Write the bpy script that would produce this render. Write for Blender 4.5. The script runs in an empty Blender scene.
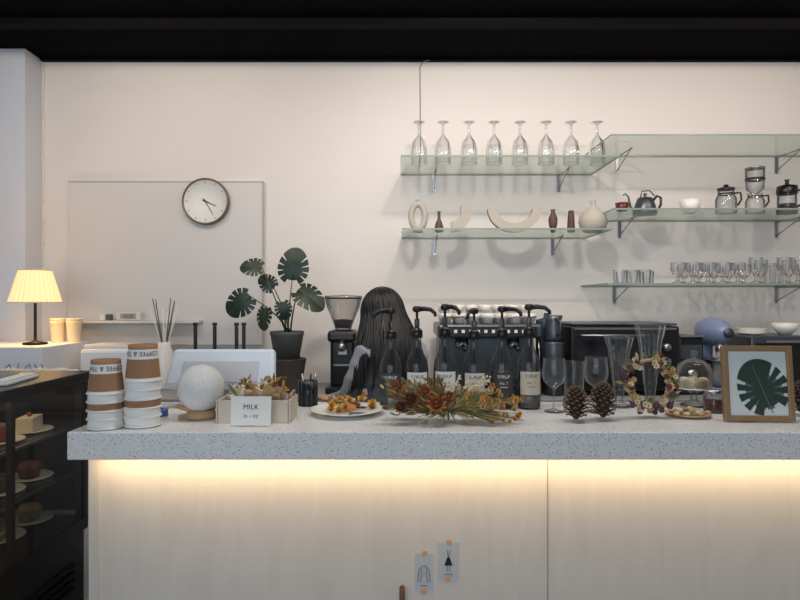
import bpy, math, random
from mathutils import Vector, Matrix, noise
import bmesh
R=random.Random(7)
pi=math.pi
sc=bpy.context.scene
CAMZ=1.5; F=600.0
def WX(px,d): return (px-400)/F*d
def WZ(py,d): return CAMZ-(py-300)/F*d
def lin(c):
    return tuple(((v/255)/12.92 if v/255<=0.04045 else ((v/255+0.055)/1.055)**2.4) for v in c)+(1,)
MATS={}
def mat(name,col,rough=0.5,metal=0.0,emit=0.0,ecol=None,var=0.0,scale=20.0,bump=0.0,spec=None,coat=0.0):
    if name in MATS: return MATS[name]
    m=bpy.data.materials.new(name); m.use_nodes=True
    nt=m.node_tree; b=nt.nodes['Principled BSDF']
    c=lin(col)
    b.inputs['Base Color'].default_value=c
    b.inputs['Roughness'].default_value=rough
    b.inputs['Metallic'].default_value=metal
    if coat: b.inputs['Coat Weight'].default_value=coat
    if spec is not None: b.inputs['Specular IOR Level'].default_value=spec
    if emit:
        b.inputs['Emission Color'].default_value=lin(ecol or col)
        b.inputs['Emission Strength'].default_value=emit
    if var or bump:
        tc=nt.nodes.new('ShaderNodeTexCoord'); n=nt.nodes.new('ShaderNodeTexNoise')
        n.inputs['Scale'].default_value=scale; n.inputs['Detail'].default_value=5
        nt.links.new(tc.outputs['Object'],n.inputs['Vector'])
        if var:
            mx=nt.nodes.new('ShaderNodeMix'); mx.data_type='RGBA'
            mx.inputs[6].default_value=tuple(v*(1-var) for v in c[:3])+(1,)
            mx.inputs[7].default_value=tuple(min(1,v*(1+var)) for v in c[:3])+(1,)
            nt.links.new(n.outputs['Fac'],mx.inputs[0]); nt.links.new(mx.outputs[2],b.inputs['Base Color'])
        if bump:
            bp=nt.nodes.new('ShaderNodeBump'); bp.inputs['Strength'].default_value=bump; bp.inputs['Distance'].default_value=0.003
            nt.links.new(n.outputs['Fac'],bp.inputs['Height']); nt.links.new(bp.outputs[0],b.inputs['Normal'])
    MATS[name]=m; return m
def glassmat(name,face,edge,refl=0.5,blend=0.35,rough=0.02,haze=0.0):
    if name in MATS: return MATS[name]
    m=bpy.data.materials.new(name); m.use_nodes=True; nt=m.node_tree
    for n in list(nt.nodes): nt.nodes.remove(n)
    out=nt.nodes.new('ShaderNodeOutputMaterial'); lw=nt.nodes.new('ShaderNodeLayerWeight'); lw.inputs['Blend'].default_value=blend
    lf=nt.nodes.new('ShaderNodeLayerWeight'); lf.inputs['Blend'].default_value=0.2
    mx=nt.nodes.new('ShaderNodeMix'); mx.data_type='RGBA'
    mx.inputs[6].default_value=lin(face); mx.inputs[7].default_value=lin(edge)
    tr=nt.nodes.new('ShaderNodeBsdfTransparent'); gl=nt.nodes.new('ShaderNodeBsdfGlossy'); gl.inputs['Roughness'].default_value=rough
    ml=nt.nodes.new('ShaderNodeMath'); ml.operation='MULTIPLY'; ml.inputs[1].default_value=refl
    ma=nt.nodes.new('ShaderNodeMath'); ma.operation='ADD'; ma.inputs[1].default_value=0.02
    ms=nt.nodes.new('ShaderNodeMixShader')
    L=nt.links.new
    L(lw.outputs['Facing'],mx.inputs[0]); L(mx.outputs[2],tr.inputs[0]); L(lf.outputs['Fresnel'],ml.inputs[0]); L(ml.outputs[0],ma.inputs[0])
    L(ma.outputs[0],ms.inputs[0]); L(tr.outputs[0],ms.inputs[1]); L(gl.outputs[0],ms.inputs[2])
    if haze:
        df=nt.nodes.new('ShaderNodeBsdfDiffuse'); df.inputs[0].default_value=(0.85,0.88,0.9,1)
        hm=nt.nodes.new('ShaderNodeMath'); hm.operation='MULTIPLY_ADD'; hm.inputs[1].default_value=haze*2; hm.inputs[2].default_value=haze*0.3
        m2=nt.nodes.new('ShaderNodeMixShader'); L(lw.outputs['Facing'],hm.inputs[0]); L(hm.outputs[0],m2.inputs[0]); L(ms.outputs[0],m2.inputs[1]); L(df.outputs[0],m2.inputs[2]); L(m2.outputs[0],out.inputs[0])
    else: L(ms.outputs[0],out.inputs[0])
    MATS[name]=m; return m

class B:
    def __init__(s): s.v=[];s.f=[];s.mi=[];s.sm=[];s.mats=[];s.M=Matrix.Identity(4)
    def add(s,vs,fs,m,smooth=True,M=None):
        T=s.M@M if M is not None else s.M
        if m not in s.mats: s.mats.append(m)
        k=s.mats.index(m); o=len(s.v)
        s.v+= [T@Vector(p) for p in vs]
        for f in fs: s.f.append([i+o for i in f]); s.mi.append(k); s.sm.append(smooth)
    def box(s,c,size,m,rot=(0,0,0),bev=0.0,seg=2,taper=None):
        bm=bmesh.new(); bmesh.ops.create_cube(bm,size=1)
        for v in bm.verts:
            t=1.0
            if taper and v.co.z>0: t=taper
            v.co=Vector((v.co.x*size[0]*t,v.co.y*size[1]*t,v.co.z*size[2]))
        if bev: bmesh.ops.bevel(bm,geom=bm.edges[:],offset=bev,segments=seg,affect='EDGES',profile=0.5)
        bm.verts.index_update()
        M=Matrix.Translation(c)@(Matrix.Rotation(rot[2],4,'Z')@Matrix.Rotation(rot[1],4,'Y')@Matrix.Rotation(rot[0],4,'X'))
        s.add([v.co.copy() for v in bm.verts],[[v.index for v in f.verts] for f in bm.faces],m,False,M); bm.free()
    def lathe(s,prof,m,c=(0,0,0),seg=24,M=None,rmod=None,smooth=True):
        vs=[];fs=[];n=len(prof)
        for i,(r,z) in enumerate(prof):
            for j in range(seg):
                a=2*pi*j/seg; rr=r*(rmod(a,i) if rmod else 1)
                vs.append((rr*math.cos(a),rr*math.sin(a),z))
        for i in range(n-1):
            for j in range(seg):
                k=(j+1)%seg; fs.append([i*seg+j,i*seg+k,(i+1)*seg+k,(i+1)*seg+j])
        T=Matrix.Translation(c)
        if M is not None: T=T@M
        s.add(vs,fs,m,smooth,T)
    def tube(s,pts,r,m,seg=8,caps=True,closed=False):
        pts=[Vector(p) for p in pts]; n=len(pts)
        rs=r if isinstance(r,(list,tuple)) else [r]*n
        vs=[];fs=[];up=None
        for i,p in enumerate(pts):
            if closed: t=(pts[(i+1)%n]-pts[i-1])
            else: t=(pts[min(i+1,n-1)]-pts[max(i-1,0)])
            if t.length<1e-9: t=Vector((0,0,1))
            t.normalize()
            if up is None:
                up=t.orthogonal().normalized()
            up=(up-t*up.dot(t))
            if up.length<1e-6: up=t.orthogonal()
            up.normalize(); w=t.cross(up)
            for j in range(seg):
                a=2*pi*j/seg; vs.append(p+(up*math.cos(a)+w*math.sin(a))*rs[i])
        for i in range(n-1 if not closed else n):
            i2=(i+1)%n
            for j in range(seg):
                k=(j+1)%seg; fs.append([i*seg+j,i*seg+k,i2*seg+k,i2*seg+j])
        if caps and not closed:
            fs.append(list(range(seg))[::-1]); fs.append([(n-1)*seg+j for j in range(seg)])
        s.add(vs,fs,m)
    def sph(s,c,r,m,seg=16,rings=10,M=None,fn=None):
        if not isinstance(r,(tuple,list)): r=(r,r,r)
        vs=[];fs=[]
        for i in range(rings+1):
            th=pi*i/rings
            for j in range(seg):
                a=2*pi*j/seg; p=Vector((math.sin(th)*math.cos(a),math.sin(th)*math.sin(a),math.cos(th)))
                k=fn(p) if fn else 1
                vs.append((p.x*r[0]*k,p.y*r[1]*k,p.z*r[2]*k))
        for i in range(rings):
            for j in range(seg):
                k=(j+1)%seg; fs.append([i*seg+j,(i+1)*seg+j,(i+1)*seg+k,i*seg+k])
        T=Matrix.Translation(c)
        if M is not None: T=T@M
        s.add(vs,fs,m,True,T)
    def blade(s,p,d,nrm,L,W,m,curl=0.0,k=5,shape=None):
        p=Vector(p); d=Vector(d).normalized(); nrm=Vector(nrm)
        w=d.cross(nrm)
        if w.length<1e-5: w=d.orthogonal()
        w.normalize(); nn=w.cross(d).normalized()
        vs=[];fs=[]
        for i in range(k+1):
            t=i/k; q=p+d*(L*t)+nn*(-curl*L*t*t)
            ww=W*0.5*(shape(t) if shape else math.sin(pi*min(1,max(0.04,t*0.96+0.02)))**0.8)
            vs+= [q-w*ww+nn*ww*0.25,q,q+w*ww+nn*ww*0.25]
        for i in range(k):
            a=i*3; fs+= [[a,a+1,a+4,a+3],[a+1,a+2,a+5,a+4]]
        s.add(vs,fs,m)
    def prism(s,pts,y0,y1,m,M=None,smooth=False):
        n=len(pts); vs=[(x,y0,z) for x,z in pts]+[(x,y1,z) for x,z in pts]
        fs=[list(range(n)),[n+i for i in range(n)][::-1]]+[[i,i+n,(i+1)%n+n,(i+1)%n] for i in range(n)]
        s.add(vs,fs,m,smooth,M)
    def text(s,body,size,m,fn):
        cu=bpy.data.curves.new('t','FONT'); cu.body=body; cu.size=size; cu.align_x='CENTER'
        ob=bpy.data.objects.new('t',cu); sc.collection.objects.link(ob)
        dg=bpy.context.evaluated_depsgraph_get(); me=bpy.data.meshes.new_from_object(ob.evaluated_get(dg))
        vs=[fn(v.co.x,v.co.y) for v in me.vertices]; fs=[list(p.vertices) for p in me.polygons]
        s.add(vs,fs,m,False)
        bpy.data.objects.remove(ob); bpy.data.meshes.remove(me); bpy.data.curves.remove(cu)
    def mesh(s,name):
        me=bpy.data.meshes.new(name); me.from_pydata([tuple(v) for v in s.v],[],s.f)
        for m in s.mats: me.materials.append(m)
        me.polygons.foreach_set('material_index',s.mi); me.polygons.foreach_set('use_smooth',s.sm); me.update()
        bm=bmesh.new(); bm.from_mesh(me); bmesh.ops.remove_doubles(bm,verts=bm.verts,dist=1e-6); bm.to_mesh(me); bm.free()
        return me
    def build(s,name,loc=(0,0,0),rz=0.0,parent=None):
        return place(name,s.mesh(name),loc,rz,parent)
def place(name,me,loc=(0,0,0),rz=0.0,parent=None):
    ob=bpy.data.objects.new(name,me); sc.collection.objects.link(ob); ob.location=loc; ob.rotation_euler=(0,0,rz)
    if parent: ob.parent=parent
    return ob
def empty(name,loc):
    e=bpy.data.objects.new(name,None); sc.collection.objects.link(e); e.location=loc; e.empty_display_size=0.1; return e

# ---------------- materials
M_wall=mat('wall_plaster',(224,219,215),0.75,var=0.03,scale=3,bump=0.15)
M_wallL=mat('pillar_paint',(214,218,226),0.7,var=0.02,scale=3)
M_ceil=mat('black_ceiling',(5,5,8),0.9,spec=0.05)
M_trimb=mat('black_trim',(8,8,10),0.8,spec=0.1)
M_floor=mat('floor_concrete',(95,93,90),0.5,var=0.15,scale=4)
M_board=mat('white_board_paint',(210,208,206),0.5)
M_black=mat('black_plastic',(14,14,16),0.35)
M_blackm=mat('black_metal',(20,20,22),0.4,metal=0.6)
M_steel=mat('steel',(170,172,176),0.28,metal=1.0)
M_dsteel=mat('dark_steel',(84,90,98),0.35,metal=0.7)
M_white=mat('white_plastic',(212,220,230),0.4)
M_cer=mat('white_ceramic',(232,228,220),0.3)
M_paper=mat('paper',(232,230,224),0.8)
M_kraft=mat('kraft',(156,116,86),0.85,var=0.08,scale=60)
M_rim=mat('cup_white',(230,228,224),0.6)
M_ink=mat('ink',(30,28,28),0.7)
M_tape=mat('washi_tape',(214,156,110),0.7)
M_wood=mat('wood_light',(176,144,108),0.6,var=0.18,scale=30)
M_wood2=mat('pale_wood_box',(206,194,176),0.65,var=0.1,scale=25)
M_frame=mat('frame_wood',(134,106,72),0.45,var=0.2,scale=30)
M_bbrown=mat('brown_clay',(88,62,54),0.6)
M_beige=mat('beige_clay',(180,173,164),0.85,var=0.05,scale=40,bump=0.3)
M_stone=mat('speckled_stone',(208,208,206),0.85,var=0.14,scale=90,bump=0.7)
M_leafg=mat('monstera_green',(24,44,30),0.4,var=0.25,scale=12)
M_stem=mat('stem_green',(64,84,52),0.5)
M_olive=mat('dried_olive',(112,114,68),0.8,var=0.25,scale=60)
M_straw=mat('dried_straw',(184,158,106),0.85,var=0.2,scale=60)
M_rust=mat('dried_rust',(130,80,50),0.85,var=0.25,scale=60)
M_dkred=mat('dried_red',(104,50,42),0.85,var=0.25,scale=60)
M_yel=mat('dried_yellow',(208,156,66),0.8,var=0.2,scale=80)
M_oran=mat('dried_orange',(192,122,62),0.8,var=0.2,scale=80)
M_cream=mat('dried_cream',(222,204,176),0.85,var=0.1,scale=60)
M_purp=mat('dried_purple',(84,56,74),0.85,var=0.2,scale=60)
M_cone=mat('pinecone_brown',(60,44,36),0.75,var=0.3,scale=60)
M_conetip=mat('pinecone_tip',(118,92,70),0.8,var=0.3,scale=60)
M_soil=mat('soil',(40,30,24),0.95)
M_potg=mat('grey_pot',(88,88,88),0.7,var=0.05)
M_hair=mat('black_hair',(10,9,11),0.45)
M_skin=mat('skin',(214,168,140),0.55)
M_shirt=mat('grey_shirt',(150,152,158),0.9,var=0.08,scale=14,bump=0.6)
M_pants=mat('dark_trousers',(35,36,42),0.85)
M_lips=mat('lips',(170,90,84),0.5)
M_red=mat('red_enamel',(92,24,26),0.3)
M_blue=mat('mixer_blue',(128,142,176),0.35)
G=glassmat('clear_glass',(250,251,252),(166,170,174),0.9,0.45,haze=0.05)
GS=glassmat('shelf_glass',(251,252,252),(234,241,238),0.3,0.3)
GE=mat('shelf_glass_edge',(138,152,146),0.2)
GP=glassmat('pane_glass',(236,240,240),(200,206,206),0.9,0.3,haze=0.02)
GB=glassmat('bottle_glass',(232,234,236),(120,124,130),1.0,0.5,haze=0.03)
G_coffee=glassmat('smoked_hopper',(232,230,230),(150,148,148),0.8,0.4,haze=0.08)

m=bpy.data.materials.new('terrazzo'); m.use_nodes=True; nt=m.node_tree; b=nt.nodes['Principled BSDF']; b.inputs['Roughness'].default_value=0.25
tc=nt.nodes.new('ShaderNodeTexCoord')
def vor(scale,thr,soft=0.03):
    v=nt.nodes.new('ShaderNodeTexVoronoi'); v.inputs['Scale'].default_value=scale; nt.links.new(tc.outputs['Object'],v.inputs['Vector'])
    r=nt.nodes.new('ShaderNodeMapRange'); r.inputs[1].default_value=thr; r.inputs[2].default_value=thr+soft; nt.links.new(v.outputs['Distance'],r.inputs[0]); return r.outputs[0],v
f1,v1=vor(110,0.19); f2,v2=vor(60,0.16)
mx=nt.nodes.new('ShaderNodeMix'); mx.data_type='RGBA'; mx.inputs[6].default_value=lin((146,126,106)); mx.inputs[7].default_value=lin((228,227,226)); nt.links.new(f1,mx.inputs[0])
mx2=nt.nodes.new('ShaderNodeMix'); mx2.data_type='RGBA'; mx2.inputs[6].default_value=lin((250,248,244)); nt.links.new(f2,mx2.inputs[0]); nt.links.new(mx.outputs[2],mx2.inputs[7])
nt.links.new(mx2.outputs[2],b.inputs['Base Color']); M_terr=m
m=bpy.data.materials.new('whitewashed_panel'); m.use_nodes=True; nt=m.node_tree; b=nt.nodes['Principled BSDF']; b.inputs['Roughness'].default_value=0.45
tc=nt.nodes.new('ShaderNodeTexCoord'); mp=nt.nodes.new('ShaderNodeMapping'); mp.inputs['Scale'].default_value=(6,6,1.2); n=nt.nodes.new('ShaderNodeTexNoise'); n.inputs['Scale'].default_value=2.5; n.inputs['Detail'].default_value=8; n.inputs['Distortion'].default_value=1.2
nt.links.new(tc.outputs['Object'],mp.inputs[0]); nt.links.new(mp.outputs[0],n.inputs['Vector'])
mx=nt.nodes.new('ShaderNodeMix'); mx.data_type='RGBA'; mx.inputs[6].default_value=lin((204,196,186)); mx.inputs[7].default_value=lin((220,214,206)); nt.links.new(n.outputs['Fac'],mx.inputs[0]); nt.links.new(mx.outputs[2],b.inputs['Base Color']); M_panel=m

# ---------------- room
CT=1.075; YF=1.93; YB=2.5
def simplebox(name,x0,x1,y0,y1,z0,z1,m,bev=0.0):
    b=B(); b.box((0,0,0),(x1-x0,y1-y0,z1-z0),m,bev=bev); return b.build(name,((x0+x1)/2,(y0+y1)/2,(z0+z1)/2))
simplebox('floor',-3.2,3.8,-3.5,4.15,-0.1,0,M_floor)
simplebox('ceiling',-3.2,3.8,-3.5,4.15,3.1,3.2,M_ceil)
simplebox('wall_back',-3.2,3.8,4.0,4.15,0,3.1,M_wall)
simplebox('wall_left',-3.2,-3.05,-3.5,4.0,0,3.1,M_wallL)
simplebox('wall_right',3.65,3.8,-3.5,4.0,0,3.1,M_wall)
simplebox('wall_pillar',-3.05,-2.387,3.82,4.0,0,3.1,M_wallL)
simplebox('trim_1',-3.0,3.6,3.4,3.46,3.06,3.1,M_trimb)
simplebox('trim_2',-2.38,3.6,3.96,4.0,3.085,3.1,M_trimb)
simplebox('baseboard_back',-2.38,3.6,3.985,4.0,0,0.08,M_wallL)

b=B()
b.box(((-1.072+2.6)/2,(YF+YB)/2,CT-0.045),(3.672,YB-YF,0.09),M_terr,bev=0.004)
b.box(((-1.05+2.55)/2,(2.035+2.45)/2,0.4925),(3.6,2.45-2.035,0.985),M_panel)
b.box((-1.035,2.032,0.4925),(0.035,0.006,0.985),M_panel)
b.box((WX(548,2.03),2.0345,0.4925),(0.003,0.003,0.98),mat('seam',(150,140,128),0.8))
counter=b.build('bar_counter')
b=B(); b.box((0.82,3.66,0.925),(5.56,0.66,0.05),mat('back_counter_top',(150,150,150),0.4),bev=0.004); b.box((0.82,3.68,0.45),(5.54,0.6,0.9),mat('back_counter_body',(120,116,112),0.6))
for i in range(7): b.box((-1.58+i*0.7,3.377,0.45),(0.66,0.01,0.84),M_wallL,bev=0.003)
b.build('back_counter')
BC=0.95

x0,x1=WX(68,3.955),WX(263,3.955); z0,z1=WZ(345,3.955),WZ(181,3.955)
b=B(); xc,zc=(x0+x1)/2,(z0+z1)/2
b.box((0,0.0,0),(x1-x0,0.038,z1-z0),M_board,bev=0.003)
b.box((0,-0.020,(z1-z0)/2-0.004),(x1-x0,0.003,0.008),mat('board_edge_shade',(170,166,162),0.5)); b.box(((x1-x0)/2-0.004,-0.020,0),(0.008,0.003,z1-z0),mat('board_edge_shade',(150,146,142),0.5))  # right strip: shadow along the raised board's edge, painted as a darker tone
b.build('white_board',(xc,3.98,zc))
LZc=WZ(322,3.87)
b=B(); b.box((0,0,0),(WX(200,3.9)-WX(66,3.9),0.095,0.018),M_board,bev=0.003); b.build('marker_ledge',((WX(66,3.9)+WX(200,3.9))/2,3.913,LZc))
LZ=LZc+0.009
b=B(); b.box((0,0,0.027),(0.16,0.035,0.054),M_board,bev=0.008); b.box((0.0,-0.0178,0.028),(0.10,0.003,0.034),mat('lcd',(150,156,150),0.3)); b.text('10:25',0.03,M_ink,lambda x,y:(x,-0.0198,0.018+y)); b.build('digital_clock',(WX(129,3.89),3.895,LZ+0.0005))
b=B()
for i,x in enumerate((-0.02,0.02)): b.box((x,0,0.02),(0.035,0.03,0.04),M_potg if i else M_cer,bev=0.006)
b.build('marker_erasers',(WX(106,3.89),3.895,LZ+0.0005))
b=B(); r=0.153
b.lathe([(0,0),(r,0),(r,0.035),(r-0.004,0.04),(r-0.010,0.04),(r-0.012,0.03)],mat('clock_rim',(120,104,92),0.35,metal=0.5),seg=48)
b.lathe([(r-0.012,0.03),(0,0.03)],mat('clock_face',(230,230,228),0.5),seg=48)
for i in range(12):
    a=i*pi/6; M=Matrix.Rotation(a,4,'Z')
    bb=0.012 if i%3 else 0.02
    b.add([(-0.0015,r-0.02-bb,0.0305),(0.0015,r-0.02-bb,0.0305),(0.0015,r-0.02,0.0305),(-0.0015,r-0.02,0.0305)],[[0,1,2,3]],M_ink,False,M)
def hand(ang,L,w,z): 
    M=Matrix.Rotation(-ang,4,'Z'); b.add([(-w,-0.02,z),(w,-0.02,z),(w*0.6,L,z),(-w*0.6,L,z)],[[0,1,2,3]],M_ink,False,M)
hand(math.radians(115),0.075,0.004,0.033); hand(math.radians(150),0.105,0.003,0.035)
b.lathe([(0.006,0.03),(0.006,0.038),(0,0.038)],M_ink,seg=12)
ob=b.build('round_clock',(WX(205,3.92),3.957,WZ(201,3.92))); ob.rotation_euler=(pi/2,0,0)

b=B(); b.tube([(0.06,-0.03,0.015),(0.02,-0.01,0.01),(0.0,0.0,-0.02),(0,0,-0.05),(0.004,0,-0.5),(-0.003,0,-0.69)],0.0035,mat('cable',(150,144,138),0.6))
b.build('power_cable',(WX(420,3.98),3.995,3.09-0.02))
b=B(); pts=[(0.005*math.sin(i*1.3),0.0,-i*0.07) for i in range(20)]; b.tube(pts,0.003,M_cer)
for p in pts[1::2]: b.sph(p,0.009,M_cer,8,6)
b.build('bead_string',(-2.372,3.985,3.07))

# ---------------- glass shelves
SF=3.48
def shelf(px0,px1,py,name='glass_shelf'):
    z=WZ(py,SF); x0=WX(px0,SF); x1=WX(px1,SF)
    b=B(); t=0.010; w=x1-x0; D=3.998-SF
    b.add([(-w/2,-D/2,t/2),(w/2,-D/2,t/2),(w/2,D/2,t/2),(-w/2,D/2,t/2)],[[0,1,2,3]],GS,False)
    b.add([(-w/2,-D/2,-t/2),(w/2,-D/2,-t/2),(w/2,D/2,-t/2),(-w/2,D/2,-t/2)],[[3,2,1,0]],GS,False)
    b.box((0,-D/2,0),(w,0.002,t),GE); b.box((-w/2,0,0),(0.002,D,t),GE); b.box((w/2,0,0),(0.002,D,t),GE); b.box((0,D/2-0.002,0),(w,0.002,t),GE)
    n=[-w/2+0.22,w/2-0.22]
    for x in n:
        b.tube([(x,D/2-0.004,-t/2-0.006),(x,-D/2+0.25,-t/2-0.006)],0.004,M_steel)
        b.tube([(x,D/2-0.006,-0.10),(x,-D/2+0.27,-t/2-0.008)],0.0035,M_steel)
        b.box((x,D/2-0.004,-0.06),(0.02,0.006,0.11),M_steel)
    b.build(name,((x0+x1)/2,SF+D/2,z-t/2))
    return z+0.0
S1=shelf(401,620,155); S2=shelf(402,613,228); S3=shelf(608,870,283); S4=shelf(611,870,134); S5=shelf(614,870,208)
DM=3.72
def on_shelf(me,name,px,z,rz=0,d=DM): return place(name,me,(WX(px,d),d,z+0.001),rz)

def goblet_mesh(h=0.25,r=0.042,inv=True):
    b=B()
    pr=[(0.0,0.002),(0.036,0.002),(0.038,0.004),(0.014,0.012),(0.008,0.025),(0.008,0.055*h/0.2),(0.014,0.07*h/0.2),(r*0.8,0.095*h/0.2),(r,0.14*h/0.2),(r*0.98,h)]
    if inv: pr=[(a,h-z) for a,z in pr]
    b.lathe(pr,G,seg=40,rmod=lambda a,i:1+(0.05*math.cos(a*10) if i>5 else 0))
    zr=(0.001 if inv else h-0.001); b.tube([(r*0.98*math.cos(2*pi*k/24),r*0.98*math.sin(2*pi*k/24),zr+ (0.001 if inv else 0)) for k in range(24)],0.0014,G,4,closed=True)
    return b.mesh('goblet')
gm=goblet_mesh(0.262,0.050)
for px in (419,443,469,494,520,546,571,597): on_shelf(gm,'goblet_glass',px,S1,R.random(),d=3.72)
def strip(b,outer,inner,y,m):
    n=len(outer); vs=[]
    for (p,q) in zip(outer,inner): vs+=[(p[0],-y,p[1]),(q[0],-y,q[1]),(q[0],y,q[1]),(p[0],y,p[1])]
    fs=[]
    for i in range(n-1):
        for k in range(4):
            a=i*4; c=a+4; fs.append([a+k,a+(k+1)%4,c+(k+1)%4,c+k])
    fs.append([0,3,2,1]); e=(n-1)*4; fs.append([e,e+1,e+2,e+3]); b.add(vs,fs,m,False)
b=B(); N=28; pts=[]
for i in range(N):
    a=2*pi*i/N; pts.append((0.042*math.cos(a),0,0.10+0.075*math.sin(a)))
b.tube(pts,0.02,M_beige,10,closed=True)
b.lathe([(0,0.001),(0.03,0.001),(0.034,0.01),(0.026,0.025)],M_beige,seg=16); b.lathe([(0.016,0.185),(0.013,0.2),(0.016,0.205),(0.01,0.204),(0.009,0.18)],M_beige,seg=16)
on_shelf(b.mesh('rv'),'ring_vase',418,S2)
def vase(name,prof,m,px,d=DM):
    b=B(); b.lathe(prof,m,seg=24); return on_shelf(b.mesh(name),name,px,S2,d=d)
vase('bud_vase',[(0,0.001),(0.024,0.001),(0.028,0.03),(0.02,0.06),(0.009,0.085),(0.009,0.12),(0.013,0.13),(0.008,0.129),(0.006,0.09)],M_bbrown,439)
b=B(); outer=[];inner=[]
for i in range(15):
    a=pi/2*i/14
    outer.append((-0.062+0.125*math.sin(a),0.001+0.125*(1-math.cos(a))))
    inner.append((-0.062+0.06*math.sin(a),0.126-0.06*math.cos(a)))
strip(b,outer,inner,0.022,M_beige); b.box((0.031,0,0.145),(0.064,0.044,0.04),M_beige); on_shelf(b.mesh('cv'),'curved_vase',461,S2)
b=B(); outer=[];inner=[]
for i in range(25):
    a=pi+pi*i/24
    outer.append((0.165*math.cos(a),0.145+0.144*math.sin(a))); inner.append((0.11*math.cos(a),0.145+0.088*math.sin(a)))
strip(b,outer,inner,0.025,M_beige); on_shelf(b.mesh('uv'),'u_shaped_vase',514,S2)
vase('bud_vase',[(0,0.001),(0.014,0.001),(0.026,0.05),(0.028,0.085),(0.014,0.12),(0.012,0.135),(0.017,0.142),(0.011,0.141),(0.008,0.12)],M_bbrown,553)
vase('bottle_vase',[(0,0.001),(0.022,0.001),(0.024,0.02),(0.02,0.1),(0.016,0.135),(0.010,0.136),(0.009,0.03)],mat('umber_clay',(80,56,48),0.6),571)
vase('round_bottle_vase',[(0,0.001),(0.055,0.001),(0.078,0.03),(0.088,0.065),(0.078,0.105),(0.04,0.14),(0.018,0.155),(0.014,0.183),(0.019,0.197),(0.012,0.196),(0.01,0.15)],M_beige,593)
b=B(); b.lathe([(0,0.001),(0.028,0.001),(0.036,0.012),(0.04,0.05),(0.037,0.05),(0.033,0.012),(0,0.006)],M_red,seg=24); 
on_shelf(b.mesh('rc'),'red_cup',622,S5,d=3.62)
b=B()
b.lathe([(0,0.001),(0.07,0.001),(0.075,0.01),(0.062,0.06),(0.05,0.095),(0.045,0.1)],M_dsteel,seg=28)
b.lathe([(0.047,0.1),(0.044,0.108),(0.01,0.113),(0.008,0.12),(0.013,0.128),(0.008,0.138),(0,0.138)],M_dsteel,seg=28)
b.tube([(-0.06,0,0.03),(-0.09,0,0.045),(-0.098,0,0.08),(-0.105,0,0.115),(-0.125,0,0.135),(-0.138,0,0.125)],[0.012,0.009,0.007,0.006,0.005,0.005],M_dsteel)
b.tube([(0.05,0,0.092),(0.075,0,0.12),(0.10,0,0.11),(0.10,0,0.07),(0.085,0,0.035)],0.008,M_black)
b.tube([(-0.03,0,0.105),(-0.02,0,0.15),(0.03,0,0.155),(0.06,0,0.12)],0.004,M_dsteel)
on_shelf(b.mesh('kettle'),'gooseneck_kettle',645,S5,d=3.78)
b=B(); b.lathe([(0,0.001),(0.03,0.001),(0.032,0.006),(0.052,0.03),(0.06,0.085),(0.057,0.085),(0.048,0.03),(0,0.012)],M_cer,seg=24,rmod=lambda a,i:1+0.02*math.cos(10*a))
b.tube([(0.055,0,0.07),(0.085,0,0.065),(0.082,0,0.035),(0.048,0,0.03)],0.005,M_cer)
on_shelf(b.mesh('cup'),'ceramic_cup',690,S5)
def carafe(h,r,lid=True):
    b=B(); b.lathe([(0,0.002),(r,0.002),(r*1.02,0.01),(r*1.02,h*0.6),(r*0.75,h*0.82),(r*0.8,h)],G,seg=24)
    if lid: b.lathe([(r*0.82,h*0.98),(r*0.85,h*1.05),(r*0.3,h*1.1),(r*0.2,h*1.2),(0,h*1.2)],M_black,seg=24); 
    b.lathe([(r*0.78,h*0.78),(r*0.8,h*0.8),(r*0.78,h*0.84)],M_black,seg=24)
    b.tube([(r*0.8,0,h*0.85),(r*1.5,0,h*0.88),(r*1.6,0,h*0.6),(r*1.2,0,h*0.35)],0.006,M_black)
    return b
on_shelf(carafe(0.15,0.06).mesh('c'),'glass_carafe',726,S5)
b=carafe(0.13,0.054,False)
b.lathe([(0.02,0.12),(0.026,0.13),(0.05,0.15),(0.054,0.21),(0.05,0.215),(0.054,0.225),(0.055,0.28)],G,seg=24); b.lathe([(0.055,0.205),(0.058,0.212),(0.055,0.22)],M_black,seg=24); b.lathe([(0.055,0.278),(0.058,0.285),(0,0.29)],M_steel,seg=24)
on_shelf(b.mesh('c'),'coffee_dripper',755,S5)
b=B(); b.lathe([(0,0.001),(0.055,0.001),(0.055,0.02),(0.052,0.15),(0.056,0.16)],G,seg=24); b.lathe([(0.057,0.12),(0.06,0.13),(0.056,0.17),(0.012,0.182),(0.01,0.2),(0.016,0.21),(0,0.215)],M_black,seg=24); b.lathe([(0.057,0.0),(0.058,0.03),(0.055,0.032)],M_black,seg=24)
b.lathe([(0,0.03),(0.05,0.03),(0.05,0.06),(0,0.06)],M_black,seg=24)
b.tube([(0.05,0,0.15),(0.09,0,0.145),(0.092,0,0.06),(0.055,0,0.04)],0.008,M_black); on_shelf(b.mesh('fp'),'french_press',787,S5)
def tumbler(h,r,rt): 
    b=B(); b.lathe([(0,0.002),(r,0.002),(r*1.01,0.008),(rt,h)],G,seg=32,rmod=lambda a,i:1+0.04*math.cos(8*a)); b.tube([(rt*math.cos(2*pi*k/20),rt*math.sin(2*pi*k/20),h) for k in range(20)],0.0014,G,4,closed=True); return b.mesh('tumbler')
tm=tumbler(0.08,0.030,0.036); tm2=tumbler(0.12,0.03,0.036); gm2=goblet_mesh(0.125,0.040,False); gm3=goblet_mesh(0.155,0.038,False)
i=0
for d in (3.62,3.82):
    for px in (619,632,645): on_shelf(tm,'tumbler_glass',px+(3 if d>3.8 else 0),S3,i,d); i+=1
for d in (3.62,3.82):
    for px in range(678,742,15): on_shelf(gm2,'short_goblet_glass',px+(6 if d>3.8 else 0),S3,i,d); i+=1
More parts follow.
